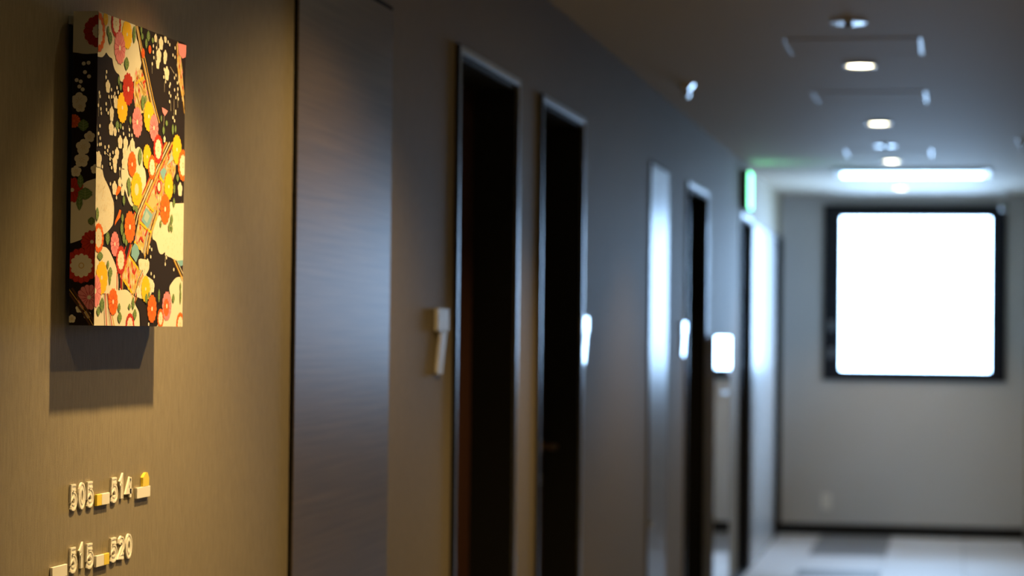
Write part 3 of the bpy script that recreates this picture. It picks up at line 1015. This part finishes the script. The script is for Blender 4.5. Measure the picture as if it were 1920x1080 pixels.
class Print:
    """flat printed shapes, each a hair above the one before (millimetres)"""
    def __init__(self, w, h):
        self.w, self.h, self.items = w, h, []
        self.add('black', [(0, 0), (w, 0), (w, h), (0, h)])
    def add(self, col, poly):
        p = clip([tuple(q) for q in poly], self.w, self.h)
        if len(p) >= 3:
            self.items.append((PCOL[col], p))
    def blob(self, col, s, t, r, lobes=0, amp=0.0, n=None, ph=0.0, sx=1.0):
        n = n or (lobes * 4 if lobes else 14)
        self.add(col, [(s + sx * r * (1 - amp + amp * abs(math.cos(lobes * a / 2 + ph))) * math.cos(a),
                        t + r * (1 - amp + amp * abs(math.cos(lobes * a / 2 + ph))) * math.sin(a)) for a in (2 * math.pi * k / n for k in range(n))])
    def stroke(self, col, w, pts):
        for p, q in zip(pts, pts[1:]):
            dx, dy = q[0] - p[0], q[1] - p[1]
            l = math.hypot(dx, dy) or 1
            nx, ny = -dy / l * w / 2, dx / l * w / 2
            ex_, ey_ = dx / l * w * .2, dy / l * w * .2
            self.add(col, [(p[0] + nx - ex_, p[1] + ny - ey_), (q[0] + nx + ex_, q[1] + ny + ey_), (q[0] - nx + ex_, q[1] - ny + ey_), (p[0] - nx - ex_, p[1] - ny - ey_)])
    def rays(self, col, s, t, r0, r1, n, w, ph=0.0):
        for k in range(n):
            a = 2 * math.pi * (k + ph) / n
            self.stroke(col, w, [(s + r0 * math.cos(a), t + r0 * math.sin(a)), (s + r1 * math.cos(a), t + r1 * math.sin(a))])
    def flower(self, kind, s, t, r):
        if kind in ('Y', 'y'):
            self.blob('yellow', s, t, r, 16, .10)
            if kind == 'y':
                self.blob('amber', s, t, r * .66, 12, .1)
                self.blob('yellow', s, t, r * .60, 12, .1)
                self.blob('pale', s, t, r * .36, 10, .1)
            else:
                self.rays('amber', s, t, r * .3, r * .8, 12, .45)
                self.blob('cream', s, t, r * .13)
        elif kind in ('O', 'K', 'R', 'o', 'K2'):
            c = {'O': 'orange', 'o': 'orange', 'K': 'pink', 'K2': 'pink', 'R': 'red'}[kind]
            dk = {'O': 'red', 'o': 'red', 'K': 'darkpink', 'K2': 'darkpink', 'R': 'darkred'}[kind]
            self.blob(c, s, t, r, 14, .13)
            if kind == 'K2':
                self.blob('orange', s - r * .12, t - r * .1, r * .62, 10, .1)
            self.rays(dk, s, t, r * .25, r * .97, 14, .7, .5 if kind != 'R' else 0)
            if kind != 'o':
                self.rays(dk, s, t, r * .12, r * .5, 9, .6)
                self.blob('cream', s, t, r * .16)
        elif kind == 'R2':
            self.blob('red', s, t, r, 14, .1)
            self.rays('darkred', s, t, r * .45, r, 14, .7, .5)
            self.blob('cream', s, t, r * .45, 12, .12)
        elif kind in ('Q', 'q', 'O2'):
            c = {'Q': 'orange', 'q': 'red', 'O2': 'orange'}[kind]
            self.blob(c, s, t, r, 16, .12)
            self.rays('darkred' if kind == 'q' else 'red', s, t, r * .7, r * .97, 16, .9, .5)
            self.blob('cream' if kind != 'O2' else 'pale', s, t, r * .68, 12, .14)
            self.blob('ochre', s, t, r * .17)
            self.blob('cream', s, t, r * .12)
        elif kind == 'W':
            for k in range(5):
                a = 2 * math.pi * k / 5 + math.pi / 2
                self.blob('cream', s + r * .52 * math.cos(a), t + r * .52 * math.sin(a), r * .48, n=12)
            self.blob('cream', s, t, r * .5, n=10)
            self.rays('ochre', s, t, r * .12, r * .42, 7, .5)
    def leaf(self, s, t, hy, hx):
        n = 8
        out = [(s + hx * math.sin(math.pi * k / n) ** .8 * (1 if k % 2 else .86), t - hy + 2 * hy * k / n) for k in range(n + 1)]
        out += [(s - hx * math.sin(math.pi * k / n) ** .8 * (1 if k % 2 else .86), t - hy + 2 * hy * k / n) for k in range(n - 1, 0, -1)]
        self.add('green', out)
        self.stroke('palegreen', .7, [(s, t - hy * .9), (s, t + hy * .8)])
        for k in (-.35, .1, .5):
            self.stroke('palegreen', .45, [(s, t + hy * (k - .2)), (s + hx * .7, t + hy * (k + .1))])
            self.stroke('palegreen', .45, [(s, t + hy * (k - .2)), (s - hx * .7, t + hy * (k + .1))])
    def basket(self, poly):
        # woven lozenges on the tan fields
        n = 0
        for j in range(0, 60):
            for i in range(0, 60):
                x, y = i * 9 + (j % 2) * 4.5, j * 8
                if not inside(poly, x, y):
                    continue
                n += 1
                c = ('pale', 'gold', 'olive', 'pale', 'pink', 'gold', 'red')[(i * 3 + j * 5) % 7]
                self.add(c, [(x - 3.4, y), (x, y + 5.2), (x + 3.4, y), (x, y - 5.2)])
                self.stroke('ochre', .7, [(x - 4.5, y), (x, y + 8), (x + 4.5, y)])
                if n % 3 == 0:
                    self.stroke('brown', .5, [(x - 2, y - 2), (x + 2, y + 3)])
    def run(self, motifs):
        for m in motifs:
            if m[0] == 'P':
                self.add(m[1], smooth_poly([(a + (-60 if a < .02 * self.w else 60 if a > .98 * self.w else 0), b + (-60 if b < 7 else 60 if b > self.h - 7 else 0)) for a, b in m[2]]) if m[1] in ('cream', 'black') and len(m[2]) > 6 else m[2])
                if m[1] == 'tan':
                    self.basket(m[2])
            elif m[0] == 'S':
                self.stroke(m[1], m[2], m[3])
            elif m[0] == 'F':
                self.flower(*m[1:])
            elif m[0] == 'L':
                self.leaf(*m[1:])
            elif m[0] == 'D':
                self.blob('cream', m[1], m[2], m[3] * 1.15, n=8, sx=1.05)
    def build(self, name, to3d, normal, parent):
        vs, fs, cols = [], [], []
        step = .0012 / max(1, len(self.items))
        for i, (c, poly) in enumerate(self.items):
            b = len(vs)
            for s, t in poly:
                vs.append(Vector(to3d(s / 1000, t / 1000)) + Vector(normal) * (step * i + .0001))
            fs.append(list(range(b, b + len(poly))))
            cols += [c] * len(poly)
        me = bpy.data.meshes.new(name)
        me.from_pydata(vs, [], fs)
        at = me.color_attributes.new('print_colour', 'FLOAT_COLOR', 'CORNER')
        k = 0
        for p in me.polygons:
            for li in p.loop_indices:
                at.data[li].color = (*cols[me.loops[li].vertex_index], 1)
        me.materials.append(M['print'])
        o = bpy.data.objects.new(name, me)
        COL.objects.link(o)
        o.parent = parent
        return o

AW, AH, AY, AZ, AX0, AX1 = .391, .437, 3.195, 1.455, -1.203, -1.167
art = thing('floral_canvas', (AX0, AY, AZ))
tag(art, 'box canvas with colourful chrysanthemum and plum blossom print on black', 'canvas')
TH = AX1 - AX0
bx('stretcher_box', M['canvas_edge'], (0, TH, 0, AW, 0, AH), art, .0008)
fp = Print(AW * 1000, AH * 1000)
fp.run(FRONT_MOTIFS)
rng = random.Random(3)
clouds = [m[2] for m in FRONT_MOTIFS if m[0] == 'P' and m[1] == 'cream']
for q in (clouds[1], clouds[3]):
    n = 0
    while n < 110:
        s, t = rng.uniform(0, 391), rng.uniform(0, 437)
        if inside(q, s, t) and inside(q, s + 4, t) and inside(q, s - 4, t):
            n += 1
            fp.stroke('ochre', .45, [(s, t), (s + rng.uniform(-2.5, 2.5), t + rng.uniform(1, 4))])
fp.build('printed_front', lambda s, t: (TH, s, t), (1, 0, 0), art)
sp = Print(TH * 1000, AH * 1000)
sp.run(SIDE_MOTIFS)
sp.build('printed_side', lambda s, t: (s, 0, t), (0, -1, 0), art)
sd = Print(TH * 1000, AH * 1000)
sd.run([[m[0], m[1]] + m[2:] for m in SIDE_MOTIFS])
sd.build('printed_side', lambda s, t: (s, AW, t), (0, 1, 0), art)
sd = Print(AW * 1000, TH * 1000)
for k in range(9):
    sd.flower('YOKWRQYOK'[k], 20 + k * 44, 18 + 6 * (-1) ** k, 20)
sd.build('printed_top', lambda s, t: (t, s, AH), (0, 0, 1), art)
for yy in (.012, AW - .030):
    bx('wall_hook', M['white_plastic'], (-.012, -.0003, yy, yy + .018, AH - .016, AH - .004), art, .001)

# ------------------------------------------------------------------ wall numerals
GLYPH = {
    '5': [[(.88, .94), (.16, .94), (.12, .54), (.28, .61), (.47, .63), (.66, .60), (.80, .52), (.88, .40), (.89, .28), (.83, .16), (.70, .08), (.50, .05), (.28, .06), (.10, .13)]],
    '0': [[(.5 + .40 * math.cos(a), .5 + .46 * math.sin(a)) for a in (2 * math.pi * k / 20 for k in range(21))]],
    '1': [[(.12, .74), (.36, .82), (.56, .96), (.56, .02)]],
    '4': [[(.72, .0), (.72, .98)], [(.66, .95), (.10, .30), (1.0, .30)]],
    '2': [[(.12, .72), (.18, .86), (.42, .94), (.70, .90), (.86, .74), (.82, .56), (.50, .30), (.14, .08), (.92, .08)]],
}
def ribbon(bm, pts, o0, o1, x0, x1):
    """extruded band along pts between side offsets o0 and o1, mitred"""
    n = len(pts)
    closed = (Vector(pts[0]) - Vector(pts[-1])).length < 1e-6
    rows = []
    for i in range(n):
        p = Vector(pts[i])
        a = Vector(pts[i - 1]) if i else (Vector(pts[-2]) if closed else None)
        b = Vector(pts[i + 1]) if i < n - 1 else (Vector(pts[1]) if closed else None)
        d0 = (p - a).normalized() if a is not None else None
        d1 = (b - p).normalized() if b is not None else None
        if d0 is None:
            d0 = d1
        if d1 is None:
            d1 = d0
        n0, n1 = Vector((-d0.y, d0.x)), Vector((-d1.y, d1.x))
        m = (n0 + n1).normalized()
        k = 1 / max(.5, m.dot(n0))
        rows.append([bm.verts.new((x, p.x + m.x * o * k, p.y + m.y * o * k)) for x, o in ((x0, o0), (x1, o0), (x1, o1), (x0, o1))])
    for r0, r1 in zip(rows, rows[1:]):
        for j in range(4):
            bm.faces.new((r0[j], r0[(j + 1) % 4], r1[(j + 1) % 4], r1[j]))
    if not closed:
        bm.faces.new(rows[0])
        bm.faces.new(rows[-1][::-1])

def digit(ch, y0, w, z0, h, parent):
    bm = bmesh.new()
    st = .0084
    for path in GLYPH[ch]:
        pts = [(y0 + st * .5 + u * (w - st), z0 + st * .5 + v * (h - st)) for u, v in path]
        if ch == '4':
            ribbon(bm, pts, -st * .45, st * .45, .0005, .0032)
            continue
        ribbon(bm, pts, -st * .5, st * .5, .0005, .0027)
        ribbon(bm, pts, st * .26, st * .60, .0005, .0032)
        ribbon(bm, pts, -st * .60, -st * .26, .0005, .0032)
    return obj('numeral', bm, M['number_white'], parent)

def number_row(z0, h, digits, label, blocks):
    s = thing('room_number_sign', (XL, 3.157, z0))
    tag(s, label, 'sign', 'raised room number signs under the canvas')
    for ch, a, b in digits:
        digit(ch, a - 3.15, b - a, 0, h, s)
    for nm, m, a, b, c, d in blocks:
        bx(nm, M[m], (.0005, .0045, a - 3.15, b - 3.15, c - z0, d - z0), s, .0006)
    return s
r1 = number_row(1.193, .039, [('5', 3.227, 3.255), ('0', 3.259, 3.289), ('5', 3.293, 3.323), ('5', 3.394, 3.425), ('1', 3.427, 3.455), ('4', 3.457, 3.492)],
           'raised white numerals reading 505 to 514 on wall below the canvas',
           [('dash_block', 'number_yellow', 3.331, 3.3515, 1.194, 1.2105), ('dash_block', 'number_white', 3.352, 3.385, 1.194, 1.2105),
            ('arrow_block', 'number_white', 3.507, 3.568, 1.193, 1.2095)])
bm = bmesh.new()
prism(bm, [(3.533 - 3.15, 1.210 - 1.193), (3.562 - 3.15, 1.210 - 1.193), (3.562 - 3.15, 1.222 - 1.193), (3.554 - 3.15, 1.2305 - 1.193), (3.545 - 3.15, 1.2305 - 1.193), (3.533 - 3.15, 1.224 - 1.193)], .0005, .0045)
obj('arrow_tip', bm, M['number_yellow'], r1)
r2 = number_row(1.105, .038, [('5', 3.228, 3.258), ('1', 3.262, 3.288), ('5', 3.293, 3.326), ('5', 3.394, 3.427), ('2', 3.428, 3.460), ('0', 3.461, 3.493)],
           'raised white numerals reading 515 to 520, lowest on the wall',
           [('dash_block', 'number_white', 3.332, 3.3645, 1.1055, 1.122), ('dash_block', 'number_yellow', 3.365, 3.387, 1.1055, 1.122),
            ('arrow_block', 'number_white', 3.158, 3.215, 1.105, 1.1215)])
bm = bmesh.new()
prism(bm, [(3.164 - 3.15, -.0005), (3.193 - 3.15, -.0005), (3.193 - 3.15, -.014), (3.182 - 3.15, -.021), (3.173 - 3.15, -.021), (3.164 - 3.15, -.012)], .0005, .0045)
obj('arrow_tip', bm, M['number_yellow'], r2)
